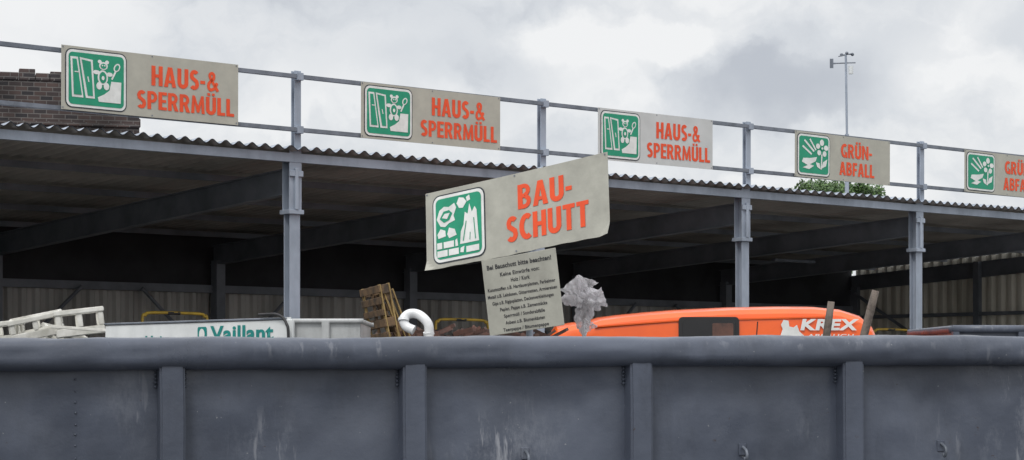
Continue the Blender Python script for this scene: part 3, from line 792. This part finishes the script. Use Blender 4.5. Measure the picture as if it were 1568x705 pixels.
crate((-4.38,20.2,1.99),(.0,math.radians(-7),.25))
crate((-4.86,20.4,1.94),(.10,math.radians(-12),.15),.5,.34,.22)
crate((-5.34,20.5,1.90),(.05,math.radians(-6),-.1),.5,.34,.22)
crate((-4.66,20.9,1.94),(.2,math.radians(14),.5),.4,.3,.18)
boxes("plastic_slat",None,M_whiteplastic,[((-.45,-.03,0),(.55,.03,.03),Matrix.Translation((-3.95,20.0,2.05))@Matrix.Rotation(.07,4,'Y'))],.005)

# ------------------------------------------------------------------ yellow hoop railing
hr=empty("safety_railing",O,ANG)
for n in (-3,-1,2,8,9,10,11):
    s=n*1.72+.5
    pts=curve_pts([(s,1.9,1.5),(s,1.9,2.40),(s+.05,1.9,2.48),(s+.15,1.9,2.52),(s+.9,1.9,2.52),(s+1.0,1.9,2.48),(s+1.05,1.9,2.40),(s+1.05,1.9,1.5)],4)
    tube("hoop",hr,M_yellow,pts,.022)
    tube("black_band",hr,M_black,[(s,1.9,2.2),(s,1.9,2.36)],.024); tube("black_band",hr,M_black,[(s+1.05,1.9,2.2),(s+1.05,1.9,2.36)],.024)
    tube("black_band",hr,M_black,[(s+.4,1.9,2.52),(s+.6,1.9,2.52)],.024)

# ------------------------------------------------------------------ brick building
bb=empty("brick_building",(-8.0,45,0),math.radians(15))
boxes("walls",bb,M_brick,[((-16,0,0),(0,9,7.92))])
l=[]
x=-16
while x<0:
    wv_=random.uniform(.24,.5); hgt=random.choice((.16,.20,.20,.24))
    l.append(((x,-.03,7.92),(min(0.02,x+wv_-.012),.34,7.92+hgt))); x+=wv_
for k in range(26):
    l.append(((-.02,random.uniform(0,.02),k*.3+.1),(random.uniform(.02,.10),.3,k*.3+.1+random.uniform(.1,.2))))
boxes("coping_bricks",bb,M_brick,l,.01,1)
boxes("lintel_band",bb,M_brick,[((-16,-.05,6.98),(-.0,-.002,7.06))],.01,1)
for x in (-6,-10,-14):
    boxes("window_frame",bb,M_whitepaint,[((x,-.03,3),(x+1.4,-.003,4.8))]); boxes("window_glass",bb,M_glass,[((x+.08,-.04,3.08),(x+1.32,-.032,4.72))])

# ------------------------------------------------------------------ weather mast
mast=empty("weather_mast",(8.63,54,0))
tube("lower_pole",mast,M_galv,[(0,0,0),(0,0,7.9)],.055); tube("upper_pole",mast,M_galv,[(0,0,7.9),(-.03,0,9.95)],.030)
tube("cross_arm",mast,M_rail,[(-.38,0,9.72),(.22,0,9.74)],.016)
boxes("wind_vane",mast,M_rail,[((-.44,-.01,9.60),(-.35,.01,9.84)),((-.36,-.01,9.70),(-.30,.01,9.74))])
tube("vane_arm",mast,M_rail,[(-.22,0,9.90),(.14,0,9.98)],.014)
for a in (0,120,240):
    c=math.cos(math.radians(a+20))*.16; d_=math.sin(math.radians(a+20))*.16
    tube("cup_arm",mast,M_rail,[(.0,0,9.95),(c,d_,9.96)],.01)
    bm=bmesh.new(); bmesh.ops.create_icosphere(bm,subdivisions=2,radius=.045,matrix=Matrix.Translation((c,d_,9.96))); bm_obj("cup",bm,M_rail,mast,True)
bm=bmesh.new(); bmesh.ops.create_cone(bm,segments=12,radius1=.06,radius2=.06,depth=.2,cap_ends=True,matrix=Matrix.Translation((.1,0,9.55))); bm_obj("sensor",bm,M_whitepaint,mast)

# ------------------------------------------------------------------ tree
tree=empty("deciduous_tree",(10.05,65,0))
tube("trunk",tree,M_bark,[(0,0,0),(.05,0,2.5),(0,.1,4.5),(.1,0,6.5)],.16)
for k in range(9):
    a=k*.9; z=3.2+k*.35
    tube("limb",tree,M_bark,curve_pts([(0,0,z),(math.cos(a)*.7,math.sin(a)*.6,z+.6),(math.cos(a)*1.4,math.sin(a)*1.3,z+1.1)],4),.05)
cl=[]
for k in range(44):
    a=random.random()*6.28; r=random.random()**.5*1.4; z=random.uniform(3.6,7.3)
    r*= 1 if z<6.6 else .85
    cl.append((math.cos(a)*r,math.sin(a)*r,z,random.uniform(.25,.45)))
for x,zz in ((-1.2,7.3),(-1.0,7.42),(-.75,7.5),(-.45,7.54),(-.15,7.58),(.15,7.52),(.42,7.57),(.7,7.50),(.95,7.46),(1.15,7.32),(1.25,7.18),(-.9,7.2),(.5,7.3),(0,7.3),(.8,7.3),(1.05,7.15)):
    cl.append((x,random.uniform(-.5,.5),zz+random.uniform(-.06,.06),random.uniform(.20,.32)))
vs=[];fs=[]
for cx,cy,cz,r in cl:
    for k in range(230):
        d=Vector((random.gauss(0,1),random.gauss(0,1),random.gauss(0,.8))); d=d.normalized()*r*random.uniform(.4,1.15)
        p=Vector((cx,cy,cz))+d; a=Vector((random.gauss(0,1),random.gauss(0,1),random.gauss(0,1))).normalized(); b=a.orthogonal().normalized()
        s_=random.uniform(.03,.06); i=len(vs)
        vs+= [p-a*s_*1.4,p+b*s_*.7,p+a*s_*1.4,p-b*s_*.7]; fs.append((i,i+1,i+2,i+3))
raw("crown",vs,fs,M_leaf,tree)
print("objects",len(D.objects))
